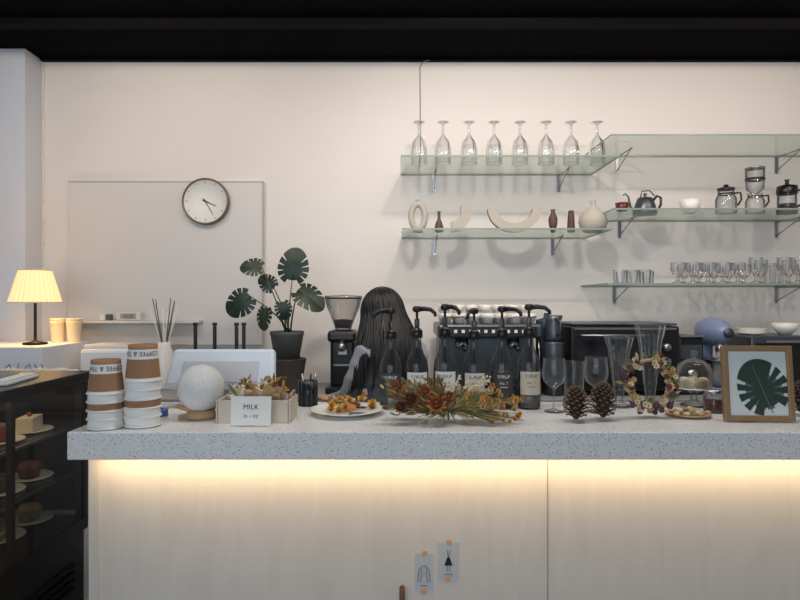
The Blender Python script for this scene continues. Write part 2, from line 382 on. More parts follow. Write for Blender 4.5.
for d in (3.62,3.82):
    for k,px in enumerate((756,770,784,798)): on_shelf([gm3,tm2,gm3,gm3][k],'tall_goblet_glass' if k!=1 else 'tumbler_glass',px+(5 if d>3.8 else 0),S3,i,d); i+=1

# ---------------- table lamp
LX=WX(30,3.45)
simplebox('lamp_cabinet',-2.95,-1.97,3.3,3.8,0,1.24,M_wallL,0.004)
b=B()
b.lathe([(0,0.0),(0.065,0.0),(0.065,0.012),(0.02,0.02),(0.008,0.03),(0.008,0.27),(0.012,0.28),(0,0.28)],M_blackm,seg=24)
Mshade=mat('lamp_shade',(244,222,180),0.9,emit=0.75,ecol=(255,212,144))
pl=lambda a,i:1+0.035*math.cos(a*30)
b.lathe([(0.135,0.245),(0.083,0.435)],Mshade,seg=180,rmod=pl)
b.lathe([(0.137,0.243),(0.136,0.25)],M_cream,seg=180,rmod=pl); b.lathe([(0.085,0.43),(0.084,0.437)],M_cream,seg=180,rmod=pl)
for a in range(3): b.tube([(0,0,0.43),(0.083*math.cos(a*2.1),0.083*math.sin(a*2.1),0.43)],0.002,M_blackm)
b.tube([(0,0,0.27),(0,0,0.43)],0.003,M_blackm)
b.build('table_lamp',(LX,3.5,1.24))
b=B()
rr=random.Random(4)
for k in range(9): b.box((k*0.05-0.22,rr.uniform(-.01,.01),0.047),(0.042,0.07,0.085+rr.uniform(-.015,.005)),M_rim if k%3 else M_board,rot=(0,rr.uniform(-.08,.08),0),bev=0.005)
for k in range(10): b.blade((-0.2+k*0.03,-0.02,0.09),(rr.uniform(-1,1),-0.3,rr.uniform(.3,1)),(0,-1,0),0.03,0.006,M_olive,0.3)
b.build('napkin_packs',(-1.72,2.8,1.0905))
cupm=B(); 
for k in range(2): cupm.lathe([(0.036,0+k*0.02),(0.046,0.12+k*0.02),(0.049,0.123+k*0.02),(0.045,0.126+k*0.02),(0.043,0.12+k*0.02),(0.034,0.004+k*0.02),(0,0.004+k*0.02)],M_cream,seg=20)
cm=cupm.mesh('cup')
place('paper_cup',cm,(-2.12,3.72,1.2405)); place('paper_cup',cm,(-2.02,3.72,1.2405))

# ---------------- cake display case
X1=-1.30; X0=-2.2; Y0=1.2; Y1=2.5; ZT=1.205; ZB=0.60
b=B(); t=0.035
cx=(X0+X1)/2; cy=(Y0+Y1)/2
b.box((cx,cy,ZT-0.02),(X1-X0+0.02,Y1-Y0+0.02,0.04),M_black,bev=0.004)
b.box((cx,cy,ZB-0.02),(X1-X0,Y1-Y0,0.05),M_black)
b.box((cx,cy,0.30),(X1-X0-0.02,Y1-Y0-0.02,0.52),mat('case_base',(22,23,26),0.3),bev=0.005)
b.box((cx,cy,0.03),(X1-X0-0.1,Y1-Y0-0.1,0.06),M_black)
for x in (X0+t/2,X1-t/2):
    for y in (Y0+t/2,Y1-t/2): b.box((x,y,(ZT+ZB)/2),(t,t,ZT-ZB),M_black)
b.box((X1-t/2,2.03,(ZT+ZB)/2),(0.02,0.02,ZT-ZB-0.02),M_black)
b.add([(X1-0.004,Y0+t,ZB),(X1-0.004,Y1-t,ZB),(X1-0.004,Y1-t,ZT-0.03),(X1-0.004,Y0+t,ZT-0.03)],[[0,1,2,3]],GP,False)
b.box((cx,Y1-0.01,(ZT+ZB)/2),(X1-X0-2*t,0.006,ZT-ZB-0.06),M_blackm)
for z in (0.79,0.975):
    b.add([(X0+.045,Y0+.045,z+.003),(X1-.045,Y0+.045,z+.003),(X1-.045,Y1-.045,z+.003),(X0+.045,Y1-.045,z+.003)],[[0,1,2,3]],GP,False)
    b.box((X1-0.05,cy,z),(0.008,Y1-Y0-0.09,0.01),M_steel)
for z in (0.35,0.38,0.41,0.44): b.box((X1-0.004,2.1,z),(0.012,0.6,0.012),M_blackm)
b.build('cake_display_case')
cakes=[mat('cake_sponge',(184,150,104),0.8,var=.1),mat('cake_cream',(222,212,198),0.6),mat('cake_choc',(82,58,44),0.5),mat('cake_red',(130,66,54),0.5),mat('cake_green',(126,130,92),0.6)]
for z in (0.6255,0.7935,0.9785):
    for yi,y in enumerate((1.62,1.82,2.02,2.2,2.38)):
        for xi,x in enumerate((-1.47,-1.70)):
            b=B(); b.lathe([(0,0.0),(0.05,0.0),(0.085,0.008),(0.083,0.011),(0.05,0.004),(0,0.004)],M_cer,seg=20)
            k=R.randrange(5); k2=R.randrange(5)
            if R.random()<0.5:
                b.prism([(-0.05,0.006),(0.05,0.006),(0.05,0.03),(-0.05,0.03)],-0.03,0.03,cakes[k]); b.prism([(-0.05,0.03),(0.05,0.03),(0.05,0.036),(-0.05,0.036)],-0.03,0.03,cakes[1]); b.prism([(-0.05,0.036),(0.05,0.036),(0.05,0.06),(-0.05,0.06)],-0.03,0.03,cakes[k]); b.sph((0,0,0.068),0.010,cakes[3],8,6)
            else:
                b.lathe([(0,0.006),(0.035,0.006),(0.045,0.045),(0.04,0.05),(0,0.05)],cakes[k],seg=20); b.sph((0,0,0.05),(0.042,0.042,0.02),cakes[k2],14,8)
            b.build('cake_plate',(x,y,z),R.random()*3)
b=B(); b.box((0,0,0.006),(0.34,0.24,0.012),M_white,bev=0.004); b.box((0,0,0.016),(0.32,0.22,0.006),M_paper,bev=0.002); b.box((0.02,0.0,0.021),(0.2,0.15,0.003),mat('grey_cover',(120,124,130),0.6)); b.build('menu_book',(-1.53,2.15,ZT+0.0005),0.15)
simplebox('service_ledge',-2.2,-1.38,2.56,3.0,0,1.088,M_wallL,0.004)

# ---------------- paper cup stacks
def cupstack(name,px,d,n,rb,rt,hc,step,seed):
    b=B()
    for k in range(n):
        z0=k*step
        b.lathe([(rb-0.002,z0+0.001),(rb+0.002,z0+0.003),(rb+0.0025,z0+0.006),(rb-0.001,z0+0.009)],M_rim,seg=36)
        top=hc if k==n-1 else step+0.012
        def rad(t): return rb-0.001-(rb-rt)*t/hc
        if k<n-1:
            b.lathe([(rad(0.008),z0+0.008),(rad(top),z0+top)],M_rim if k!=2 else M_kraft,seg=36)
        else:
            b.lathe([(rad(0.008),z0+0.008),(rad(hc*0.12),z0+hc*0.12)],M_rim,seg=36)
            b.lathe([(rad(hc*0.12),z0+hc*0.12),(rad(hc*0.62),z0+hc*0.62)],M_kraft,seg=36)
            b.lathe([(rad(hc*0.62),z0+hc*0.62),(rad(hc*0.88),z0+hc*0.88)],M_rim,seg=36)
            b.lathe([(rad(hc*0.88),z0+hc*0.88),(rt,z0+hc),(rt-0.003,z0+hc),(rt-0.004,z0+hc-0.008),(0,z0+hc-0.008)],M_kraft,seg=36)
            rr=rad(hc*0.74)+0.001
            def fn(x,y):
                a=-pi/2-x/rr
                zz=z0+hc*0.82-y
                q=rad(zz-z0)+0.0012
                return (q*math.cos(a),q*math.sin(a),zz)
            b.text('COFFEE & TEA BAR',0.021,M_ink,fn)
    return b.build(name,(WX(px,d),d,CT+0.0005),seed)
cupstack('paper_cup_stack',106,2.0,5,0.058,0.046,0.115,0.028,0.1)
cupstack('paper_cup_stack',143,2.03,6,0.058,0.046,0.125,0.030,-0.2)

b=B()
b.box((0,0.03,0.012),(0.24,0.18,0.024),M_white,bev=0.01)
b.box((0,0.04,0.10),(0.10,0.03,0.17),M_white,bev=0.01,rot=(0.3,0,0))
b.box((0,0.0,0.15),(0.44,0.04,0.17),M_white,bev=0.018,rot=(-0.5,0,0),taper=0.93)
b.box((0,-0.028,0.142),(0.3,0.008,0.09),mat('pos_grey',(190,194,200),0.5),bev=0.003,rot=(-0.5,0,0))
b.build('pos_terminal',(WX(221,2.37),2.39,CT+0.0005))
b=B(); b.sph((0,0,0.108),0.083,M_stone,32,20,fn=lambda p:1+0.012*noise.noise(p*3))
for s in (-1,1): b.tube([(s*-0.07,-0.03*s,0.008),(s*0.0,0.0,0.018),(s*0.072,0.04*s,0.05)],[0.008,0.010,0.008],M_wood)
b.lathe([(0,0.0),(0.05,0.0),(0.055,0.012),(0.045,0.03),(0,0.028)],M_wood,seg=20)
b.build('stone_ball_on_stand',(WX(201,2.16),2.16,CT+0.0005))
b=B(); b.lathe([(0.02,0),(0.034,0),(0.034,0.025),(0.02,0.025),(0.02,0)],mat('tape_blue',(66,110,190),0.4),seg=24); b.build('tape_roll',(WX(169,2.3),2.2,CT+0.0005))

def flower(b,p,r,m,mc,n=9,up=(0,0,1)):
    up=Vector(up).normalized(); s=up.orthogonal().normalized(); t=up.cross(s); p=Vector(p)
    for ring in range(2):
        for k in range(n):
            a=2*pi*(k+0.5*ring)/n; d=(s*math.cos(a)+t*math.sin(a))*(1-0.35*ring)+up*(0.35+0.6*ring)
            b.blade(p,d,up,r*(1-0.2*ring),r*0.6,m,curl=-0.25,k=3)
    b.sph(p+up*r*0.25,r*0.36,mc,8,6)
def protea(b,p,r,m,m2,up):
    up=Vector(up).normalized(); s=up.orthogonal().normalized(); t=up.cross(s); p=Vector(p)
    for ring in range(5):
        n=10
        for k in range(n):
            a=2*pi*(k+0.5*ring)/n; o=(s*math.cos(a)+t*math.sin(a))
            b.blade(p+o*r*0.15+up*(r*0.12*ring),o*(1.0-0.17*ring)+up*(0.35+0.35*ring),up,r*1.1,r*0.38,m if ring%2 else m2,curl=-0.3,k=3)
def ball(b,p,r,m): b.sph(p,r,m,8,6,fn=lambda q:1+0.25*noise.noise(q*4+Vector(p)*50))
b=B(); w,dp,h=0.248,0.14,0.078
b.box((0,0,0.004),(w,dp,0.008),M_wood2)
for s in (-1,1): b.box((0,s*dp/2,h/2),(w,0.008,h),M_wood2,bev=0.001); b.box((s*w/2,0,h/2+(0.0)),(0.008,dp+0.008,h),M_wood2,bev=0.001)
b.tube([(w/2,-0.03,h*0.9),(w/2,-0.03,h+0.02),(w/2,0.03,h+0.02),(w/2,0.03,h*0.9)],0.004,M_wood)
rr=random.Random(3)
for k in range(20):
    x=rr.uniform(-0.09,0.09); y=rr.uniform(-0.05,0.05)
    b.box((x,y,h*0.75+rr.uniform(0,0.035)),(0.045,0.012,0.06),rr.choice([M_cream,M_paper,M_straw,M_wood]),rot=(rr.uniform(-.3,.3),rr.uniform(-.5,.5),rr.uniform(-.6,.6)),bev=0.003)
for k in range(34):
    x=rr.uniform(-0.07,0.10); y=rr.uniform(-0.05,0.05); z=h+rr.uniform(0.01,0.07)
    up=(rr.uniform(-.6,.6),rr.uniform(-.9,.2),1)
    if k%3: flower(b,(x,y,z),rr.uniform(0.012,0.022),rr.choice([M_cream,M_straw,M_rust,M_yel]),M_rust,7,up)
    else: b.blade((x,y,z-0.03),up,(0,1,0),rr.uniform(0.04,0.07),0.012,rr.choice([M_straw,M_olive]),0.3)
b.build('wooden_tray_of_dried_flowers',(WX(258,2.14),2.14,CT+0.0005))
b=B(); b.box((0,0,0.05),(0.135,0.003,0.096),M_paper,rot=(-0.12,0,0)); b.box((0,0.012,0.02),(0.02,0.022,0.003),M_paper,rot=(0.6,0,0))
for s_,zz,sz in (('MILK',0.055,0.024),('in - oz',0.028,0.019)):
    b.text(s_,sz,M_ink,lambda x,y,zz=zz:(x,-0.0025+0.12*(zz+y-0.05),zz+y))
b.build('price_card',(WX(251,2.02),2.02,CT+0.002))
b=B(); b.lathe([(0,0.0),(0.036,0.0),(0.038,0.1),(0.036,0.1),(0.034,0.004),(0,0.004)],M_black,seg=24)
for k in range(12):
    a=k*pi/6; b.tube([(0.037*math.cos(a),0.037*math.sin(a),0.0),(0.039*math.cos(a),0.039*math.sin(a),0.1)],0.002,M_dsteel,5)
for k in range(5): b.tube([(0.02*math.cos(k*1.3),0.02*math.sin(k*1.3),0.01),(0.03*math.cos(k*1.3),0.03*math.sin(k*1.3),0.125)],0.003,[M_steel,M_black,M_white][k%3],6)
b.build('mesh_pen_cup',(WX(308,2.42),2.42,CT+0.0005))

b=B(); b.lathe([(0,0.0),(0.07,0.0),(0.075,0.004),(0.135,0.018),(0.138,0.021),(0.132,0.021),(0.074,0.008),(0,0.006)],M_cer,seg=48)
rr=random.Random(5)
for k in range(36):
    a=rr.uniform(0,6.28); q=rr.uniform(0,0.1)
    p=(q*math.cos(a),q*math.sin(a),0.016+rr.uniform(0,0.026))
    if k%3==0: flower(b,p,0.022,M_yel,M_rust,8,(rr.uniform(-.5,.5),-0.6,1))
    elif k%3==1: b.lathe([(0,0),(0.022,0),(0.024,0.004),(0.02,0.008),(0,0.008)],rr.choice([M_oran,M_rust,M_dkred,M_cream]),c=p,seg=14,M=Matrix.Rotation(rr.uniform(-.5,.5),4,'X'))
    else: b.blade(p,(rr.uniform(-1,1),rr.uniform(-1,.2),0.3),(0,0,1),0.05,0.018,rr.choice([M_rust,M_olive,M_cream]),0.3)
b.build('plate_of_dried_fruit',(WX(347,2.24),2.24,CT+0.0005))

b=B(); rr=random.Random(11); d0=2.1
def bp(px,py,y=0):
    return Vector((WX(px,d0)-WX(455,d0), y, max(0.012,WZ(py,d0)-CT)))
hub=bp(448,412)
for k in range(80):
    e=bp(rr.uniform(383,440),rr.uniform(376,416),rr.uniform(-0.07,0.06)); 
    mid=(hub+e)/2+Vector((0,rr.uniform(-.02,.02),rr.uniform(0,0.02)))
    b.tube([hub,mid,e],[0.0018,0.0015,0.001],rr.choice([M_olive,M_straw,M_rust]),4)
    for q in range(8):
        t=rr.uniform(0.35,1); p=hub.lerp(e,t); p.z=max(p.z,0.02)
        b.blade(p,(e-hub).normalized()+Vector((rr.uniform(-.7,.7),rr.uniform(-.7,.7),rr.uniform(-.1,.8))),(0,-1,0.5),rr.uniform(0.018,0.036),rr.uniform(0.005,0.010),rr.choice([M_olive,M_olive,M_olive,M_rust,M_straw,M_dkred]),0.1,k=3)
for (px,py,y,r,ma) in ((398,389,-0.03,0.030,M_rust),(412,400,-0.05,0.032,M_dkred),(426,392,-0.03,0.028,M_rust),(436,403,-0.07,0.034,M_rust),(402,406,-0.05,0.024,M_dkred),(448,398,-0.03,0.024,M_oran)):
    p=bp(px,py,y); protea(b,p,r,ma,M_oran if ma is M_rust else M_rust,(p-hub).normalized()*0.5+Vector((0,-1,0.7)))
for k in range(80):
    e=bp(rr.triangular(455,530,495),rr.uniform(386,420),rr.uniform(-0.08,0.05))
    if e.x>0.19 : e.z=min(e.z,0.08)
    mid=(hub+e)/2+Vector((0,0,rr.uniform(0,0.015)))
    b.tube([hub,mid,e],[0.0018,0.0015,0.001],rr.choice([M_olive,M_straw]),4)
    flower(b,e,rr.uniform(0.008,0.015),rr.choice([M_yel,M_oran,M_yel,M_straw]),M_rust,7,(rr.uniform(-.4,.6),-1,0.8))
    if k%2: b.blade(mid,(e-hub)+Vector((0,0,0.05)),(0,-1,0.3),0.05,0.009,M_olive,0.1)
for k in range(50):
    e=bp(rr.uniform(415,520),425,0)
    e.y=-rr.uniform(0.03,0.12); e.z=0.012+rr.uniform(0,0.02)
    b.tube([hub,(hub+e)/2+Vector((0,-.01,0.01)),e],[0.002,0.0018,0.001],rr.choice([M_olive,M_straw,M_stem]),4)
    b.blade((hub+e)/2+Vector((0,0,0.014)),(e-hub),(0,0,1),0.05,0.006,rr.choice([M_olive,M_stem]),0.0)
for k in range(24):
    e=bp(rr.uniform(448,500),rr.uniform(374,392),0.03); b.tube([hub,(hub+e)/2,e],0.001,M_straw,4)
    for q in range(6): ball(b,hub.lerp(e,0.7+q*0.05)+Vector((rr.uniform(-.006,.006),0,rr.uniform(-.006,.006))),0.004,M_cream)
b.build('dried_flower_bouquet',(WX(455,d0),d0,CT+0.001))

# ---------------- syrup bottles
def syrup(liq,ang,lab):
    b=B(); r=0.045
    b.lathe([(0,0.001),(r*0.9,0.001),(r,0.008),(r,0.15),(r*0.92,0.178),(r*0.55,0.215),(0.018,0.235),(0.016,0.275),(0.018,0.28)],GB,seg=28)
    b.lathe([(0,0.006),(r*0.93,0.006),(r*0.93,liq[1]),(0,liq[1])],liq[0],seg=24)
    n=15; vs=[];fs=[]
    for i in range(n):
        a=-pi/2-1.0+2.0*i/(n-1); 
        for z in (0.055,0.14): vs.append(((r+0.0008)*math.cos(a),(r+0.0008)*math.sin(a),z))
    for i in range(n-1): fs.append([2*i,2*i+2,2*i+3,2*i+1])
    b.add(vs,fs,lab)
    def fn(zz): return lambda x,y:((r+0.0014)*math.cos(-pi/2+x/r),(r+0.0014)*math.sin(-pi/2+x/r),zz+y)
    tm_=M_paper if lab.name.startswith('dark') else M_ink
    b.text('SYRUP',0.017,tm_,fn(0.118)); b.text('No. 7',0.014,tm_,fn(0.095)); b.box((0,-r-0.0013,0.085),(0.03,0.001,0.002),tm_)
    b.lathe([(0.02,0.268),(0.022,0.27),(0.022,0.295),(0.015,0.302),(0.010,0.306),(0.010,0.34),(0.0,0.34)],M_black,seg=20)
    b.lathe([(0.005,0.34),(0.005,0.365),(0.015,0.368),(0.019,0.376),(0.014,0.388),(0,0.39)],M_black,seg=16)
    b.tube([(0,0,0.01),(0,0,0.27)],0.003,M_black,6)
    c,s=math.cos(ang),math.sin(ang)
    b.tube([(0,0,0.376),(0.03*c,0.03*s,0.379),(0.06*c,0.06*s,0.376),(0.078*c,0.078*s,0.362),(0.08*c,0.08*s,0.35)],[0.010,0.009,0.008,0.007,0.006],M_black,8)
    return b
def liquid(n,c): return mat(n,c,0.15,coat=0.5)
lq=[(liquid('liq1',(128,128,130)),0.05),(liquid('liq2',(168,158,146)),0.09),(liquid('liq3',(140,104,74)),0.11),(liquid('liq4',(96,70,56)),0.10),(liquid('liq5',(60,46,42)),0.14),(liquid('liq6',(120,116,112)),0.07)]
labs=[mat('dark_label',(60,58,60),0.6),M_paper,M_paper,mat('grey_label',(206,202,196),0.6),mat('dark_label',(50,48,50),0.6),mat('tan_label',(196,184,164),0.6)]
for i,(px,a) in enumerate(((391,-2.5),(417,-0.5),(445,-0.9),(474,-2.0),(502,-0.6),(529,-0.2))):
    sc_=1.0+0.02*((i*7)%3-1)
    ob=syrup(lq[i],a,labs[i]).build('syrup_bottle',(WX(px,2.36),2.36,CT+0.0005)); ob.scale=(1,1,1.03*sc_)

def wineglass(h,r): 
    b=B(); b.lathe([(0,0.001),(0.036,0.001),(0.037,0.003),(0.01,0.008),(0.0045,0.018),(0.0045,h*0.42),(0.012,h*0.46),(r*0.8,h*0.56),(r,h*0.72),(r*0.86,h)],G,seg=32); b.tube([(r*.86*math.cos(2*pi*k/24),r*.86*math.sin(2*pi*k/24),h) for k in range(24)],0.0014,G,4,closed=True); return b
wineglass(0.20,0.046).build('wine_glass',(WX(554,2.28),2.28,CT+0.0005))
b=B(); b.lathe([(0,0.002),(0.034,0.002),(0.036,0.01),(0.043,0.175)],G,seg=32); b.tube([(.043*math.cos(2*pi*k/24),.043*math.sin(2*pi*k/24),.175) for k in range(24)],0.0016,G,4,closed=True); b.build('highball_glass',(WX(574,2.42),2.42,CT+0.0005))
wineglass(0.205,0.047).build('wine_glass',(WX(596,2.28),2.28,CT+0.0005))
def flute(h,r): 
    b=B(); b.lathe([(0,0.002),(0.045,0.002),(0.047,0.006),(0.018,0.018),(0.014,0.03),(0.02,0.05),(r*0.55,h*0.5),(r*0.75,h*0.8),(r,h)],G,seg=60,rmod=lambda a,i:1+(0.05*math.cos(10*a) if i>5 else 0))
    b.tube([(r*(1+.05*math.cos(10*2*pi*k/60))*math.cos(2*pi*k/60),r*(1+.05*math.cos(10*2*pi*k/60))*math.sin(2*pi*k/60),h) for k in range(60)],0.002,G,4,closed=True); return b
flute(0.275,0.055).build('trumpet_vase',(WX(619,2.39),2.39,CT+0.0005))
flute(0.325,0.058).build('trumpet_vase',(WX(649,2.39),2.38,CT+0.0005))
def pinecone(h,r):
    b=B(); b.sph((0,0,h*0.5),(r*0.55,r*0.55,h*0.46),M_cone,12,10)
    n=110
    for k in range(n):
        t=(k+0.5)/n; a=k*2.39996; z=0.012+t*(h-0.02)
        q=r*math.sin(pi*(0.14+0.82*t)**0.8)**0.75
        o=Vector((math.cos(a),math.sin(a),0)); dirr=(o+Vector((0,0,0.15+0.9*t))).normalized()
        p0=o*q*0.35+Vector((0,0,z)); Ls=q*0.65+0.002; ws=0.017*(1-0.4*t)
        b.blade(p0,dirr,(0,0,1),Ls,ws,M_cone,curl=-0.15,k=3,shape=lambda u:0.35+0.65*u)
        b.sph(p0+dirr*Ls+Vector((0,0,Ls*0.12)),(0.0035,0.0035,0.0025),M_conetip,6,4)
        s_=Vector((-o.y,o.x,0))
        b.tube([p0+dirr*Ls-s_*ws*0.45,p0+dirr*(Ls+0.002)+Vector((0,0,Ls*0.14)),p0+dirr*Ls+s_*ws*0.45],0.0014,M_conetip,4)
    return b
pinecone(0.125,0.044).build('pinecone',(WX(576,2.10),2.10,CT+0.002)); pinecone(0.135,0.046).build('pinecone',(WX(603,2.13),2.13,CT+0.002))
pinecone(0.13,0.045).build('pinecone',(WX(803,2.2),2.2,CT+0.002))
b=B(); rr=random.Random(21); Rw=0.078; cz=0.122
def wp(a,q=Rw): return Vector((q*math.cos(a),0.02*math.sin(3*a),cz+q*1.12*math.sin(a)))
b.tube([wp(2*pi*i/36) for i in range(36)],0.007,M_wood,6,closed=True)
for k in range(140):
    a=rr.uniform(0,6.28); p=wp(a)+Vector((rr.uniform(-.02,.02),rr.uniform(-.03,.01),rr.uniform(-.02,.02))); p.z=max(0.018,p.z)
    c=rr.random()
    if c<0.4: flower(b,p,rr.uniform(0.011,0.018),rr.choice([M_cream,M_straw,M_cream]),M_straw,7,(rr.uniform(-.5,.5),-1,rr.uniform(0,.8)))
    elif c<0.65: ball(b,p,rr.uniform(0.008,0.013),rr.choice([M_purp,M_dkred,M_purp]))
    else: b.blade(p,(math.cos(a)+rr.uniform(-.5,.5),rr.uniform(-.6,0),abs(math.sin(a))*0.6+rr.uniform(0,.5)),(0,-1,0),0.03,0.012,rr.choice([M_olive,M_straw,M_purp]),0.2,k=3)
b.build('dried_flower_wreath',(WX(649,2.17),2.17,CT+0.001))
b=B(); b.lathe([(0,0),(0.06,0),(0.1,0.012),(0.098,0.016),(0.06,0.006),(0,0.006)],M_wood,seg=32)
rr=random.Random(9)
for k in range(14):
    a=k*2.4; q=0.02+0.005*k; b.sph((q*math.cos(a),q*math.sin(a),0.018+0.01*(k<5)),(0.015,0.013,0.010),rr.choice([M_cream,M_straw,M_wood]),10,7)
ob=b.build('plate_of_cookies',(WX(685,2.22),2.2,CT+0.0005)); ob.scale=(0.8,0.8,0.8)
b=B(); b.lathe([(0,0.0),(0.05,0.0),(0.052,0.004),(0.014,0.02),(0.011,0.05),(0.03,0.062),(0.078,0.066),(0.08,0.072)],G,seg=32)
b.lathe([(0,0.072),(0.076,0.072),(0.076,0.0745),(0,0.0745)],M_cer,seg=32)
b.lathe([(0.068,0.0745),(0.069,0.13),(0.058,0.165),(0.03,0.185),(0.01,0.19),(0.007,0.198),(0.013,0.21),(0.011,0.22),(0,0.223)],G,seg=32)
for k in range(5): a=k*1.256; b.lathe([(0,0.075),(0.018,0.075),(0.022,0.1),(0.015,0.112),(0,0.115)],[M_cream,M_straw,M_cer][k%3],c=(0.036*math.cos(a),0.036*math.sin(a),0),seg=14)
b.build('glass_cake_cloche',(WX(694,2.41),2.41,CT+0.0005))
b=B(); b.lathe([(0,0.001),(0.035,0.001),(0.037,0.006),(0.037,0.06),(0.03,0.07)],G,seg=24); b.lathe([(0,0.007),(0.033,0.007),(0.033,0.045),(0,0.045)],M_dkred,seg=20); b.lathe([(0.031,0.068),(0.034,0.07),(0.034,0.085),(0,0.085)],M_steel,seg=24)
b.build('spice_jar',(WX(714,2.27),2.27,CT+0.0005))

def monstera(b,M,L,m,droop=0.25,slits=4,cup=0.15,rib=True,sw=0.085,dep=0.60):
    N=160; c=(0,0.36*L); pts=[]
    for i in range(N):
        a=2*pi*i/N
        x=math.sin(a); y=math.cos(a)
        r=0.50*L*(1+0.28*max(0,y)**3)
        if y<-0.90: r*=0.70
        ph=(a if a<=pi else 2*pi-a)
        q=(ph-0.35)/0.46
        if 0<q<slits+0.5 and abs(q-round(q))<sw and round(q)>0: r*=dep
        pts.append((x*r*1.0,y*r))
    vs=[]
    def bend(x,y):
        X=x; Y=y+c[1]; return (X,Y,-droop*(X*X+Y*Y)/L+cup*abs(X))
    vs.append(bend(0,0)); 
    for x,y in pts: vs.append(bend(x*0.5,y*0.5))
    for x,y in pts: vs.append(bend(x,y))
    fs=[]
    for i in range(N):
        j=(i+1)%N; fs.append([0,1+i,1+j]); fs.append([1+i,1+N+i,1+N+j,1+j])
    b.add(vs,fs,m,True,M)
    if rib: b.tube([M@Vector(bend(0,-c[1]+L*t*0.98)) for t in (0.05,0.3,0.6,0.95)],[0.003,0.003,0.002,0.001],M_stem,5)
b=B(); w,h=0.237,0.262; tt=0.02
b.box((0,0,h/2),(w-0.01,0.008,h-0.01),M_frame)
for s in (-1,1): b.box((s*(w-tt)/2,-0.004,h/2),(tt,0.022,h),M_frame,bev=0.003); b.box((0,-0.004,h/2+s*(h-tt)/2),(w-2*tt+0.002,0.022,tt),M_frame,bev=0.003)
b.box((0,-0.0055,h/2),(w-2*tt,0.003,h-2*tt),mat('photo_paper',(202,208,206),0.5))
Mp=mat('print_leaf',(32,52,42),0.6,var=0.35,scale=25); Mp2=mat('print_leaf_light',(84,106,90),0.6,var=0.3,scale=25)
def flatM(x,z,ang,yy): return Matrix.Translation((x,yy,z))@Matrix.Rotation(ang,4,'Y')@Matrix.Rotation(pi/2,4,'X')
monstera(b,flatM(0.062,0.075,-0.95,-0.0074),0.12,Mp2,0.0,4,0.0,False,0.1,0.5)
monstera(b,flatM(0.045,0.050,-0.42,-0.0080),0.175,Mp,0.0,4,0.0,False,0.12,0.42)
b.add([(0.043,-0.0086,0.03),(0.047,-0.0086,0.03),(-0.015,-0.0086,0.19),(-0.017,-0.0086,0.19)],[[0,1,2,3]],Mp2,False)
b.box((0,0.045,h*0.35),(0.05,0.004,h*0.7),M_black,rot=(0.35,0,0))
ob=b.build('picture_frame',(WX(757,2.1),2.09,CT+0.003)); ob.rotation_euler=(-0.1,0,-0.06)

# ---------------- back counter objects
def P(px,py,d): return Vector((WX(px,d),d,WZ(py,d)))
org=Vector((WX(287,3.55),3.55,BC+0.0005))
b=B()
b.lathe([(0,0),(0.075,0),(0.08,0.01),(0.082,0.03),(0.11,0.2),(0.112,0.205),(0.104,0.205),(0.1,0.19),(0,0.18)],mat('ribbed_basket',(74,66,60),0.5),seg=72,rmod=lambda a,i:1+0.035*math.cos(24*a))
b.lathe([(0,0.185),(0.07,0.185),(0.096,0.34),(0.1,0.345),(0.1,0.365),(0.09,0.365),(0.088,0.34),(0,0.335)],M_potg,seg=36)
b.lathe([(0.088,0.341),(0,0.347)],M_soil,seg=24)
for (px,py,dd,L,yaw,kx) in ((262,268,3.5,0.125,1.35,0),(250,296,3.5,0.165,2.2,1),(266,308,3.42,0.125,2.8,2),(292,280,3.5,0.185,-0.1,3),(298,290,3.45,0.175,-2.0,4),(274,288,3.62,0.11,0.9,5),(282,302,3.4,0.10,-2.9,6)):
    tip=P(px,py,dd)-org; s0=Vector((R.uniform(-.02,.02),R.uniform(-.02,.02),0.345))
    att=tip
    mid=s0.lerp(att,0.55)+Vector((0,0,0.03))
    b.tube([s0,s0.lerp(mid,.5)+Vector((0,0,.02)),mid,att],[0.006,0.005,0.004,0.003],M_stem,6)
    tipd=Vector((-math.sin(yaw),-0.25,math.cos(yaw))).normalized()
    nz=Vector((0.7*math.sin(kx*2.1),-1,0.55)); nz=(nz-tipd*nz.dot(tipd)).normalized(); xx=tipd.cross(nz)
    M3=Matrix((xx,tipd,nz)).transposed().to_4x4()
    monstera(b,Matrix.Translation(att)@M3@Matrix.Translation((0,-0.02*L,0)),L,M_leafg,0.4,4)
b.build('potted_monstera',org)
b=B()
b.box((0,0.0,0.02),(0.19,0.26,0.04),M_black,bev=0.01)
b.box((0,0.03,0.19),(0.15,0.16,0.32),M_black,bev=0.02)
b.box((0,-0.01,0.335),(0.17,0.2,0.07),M_black,bev=0.02)
b.tube([(0,-0.1,0.30),(0,-0.13,0.26)],0.022,M_steel,12); b.box((0,-0.1,0.17),(0.09,0.05,0.01),M_steel); b.box((0,-0.052,0.24),(0.05,0.005,0.03),M_steel)
b.lathe([(0.045,0.37),(0.05,0.38),(0.055,0.40),(0.1,0.51),(0.112,0.56)],G_coffee,seg=32)
b.lathe([(0,0.38),(0.045,0.38),(0.052,0.40),(0.062,0.43),(0,0.435)],mat('beans',(52,34,26),0.5,var=.3,scale=120,bump=1),seg=24)
b.lathe([(0.113,0.562),(0.114,0.575),(0,0.58)],G_coffee,seg=32)
b.lathe([(0.113,0.556),(0.117,0.56),(0.113,0.565)],M_black,seg=32)
b.build('coffee_grinder',(WX(343,3.6),3.62,BC+0.0005))
b=B(); W=0.60
b.box((0,0,0.04),(W,0.48,0.06),M_black,bev=0.01)
b.box((0,0.08,0.22),(W-0.04,0.30,0.32),M_dsteel,bev=0.015)
b.box((0,0,0.37),(W,0.46,0.08),M_dsteel,bev=0.015)
b.box((0,-0.232,0.37),(W-0.06,0.004,0.055),M_black)
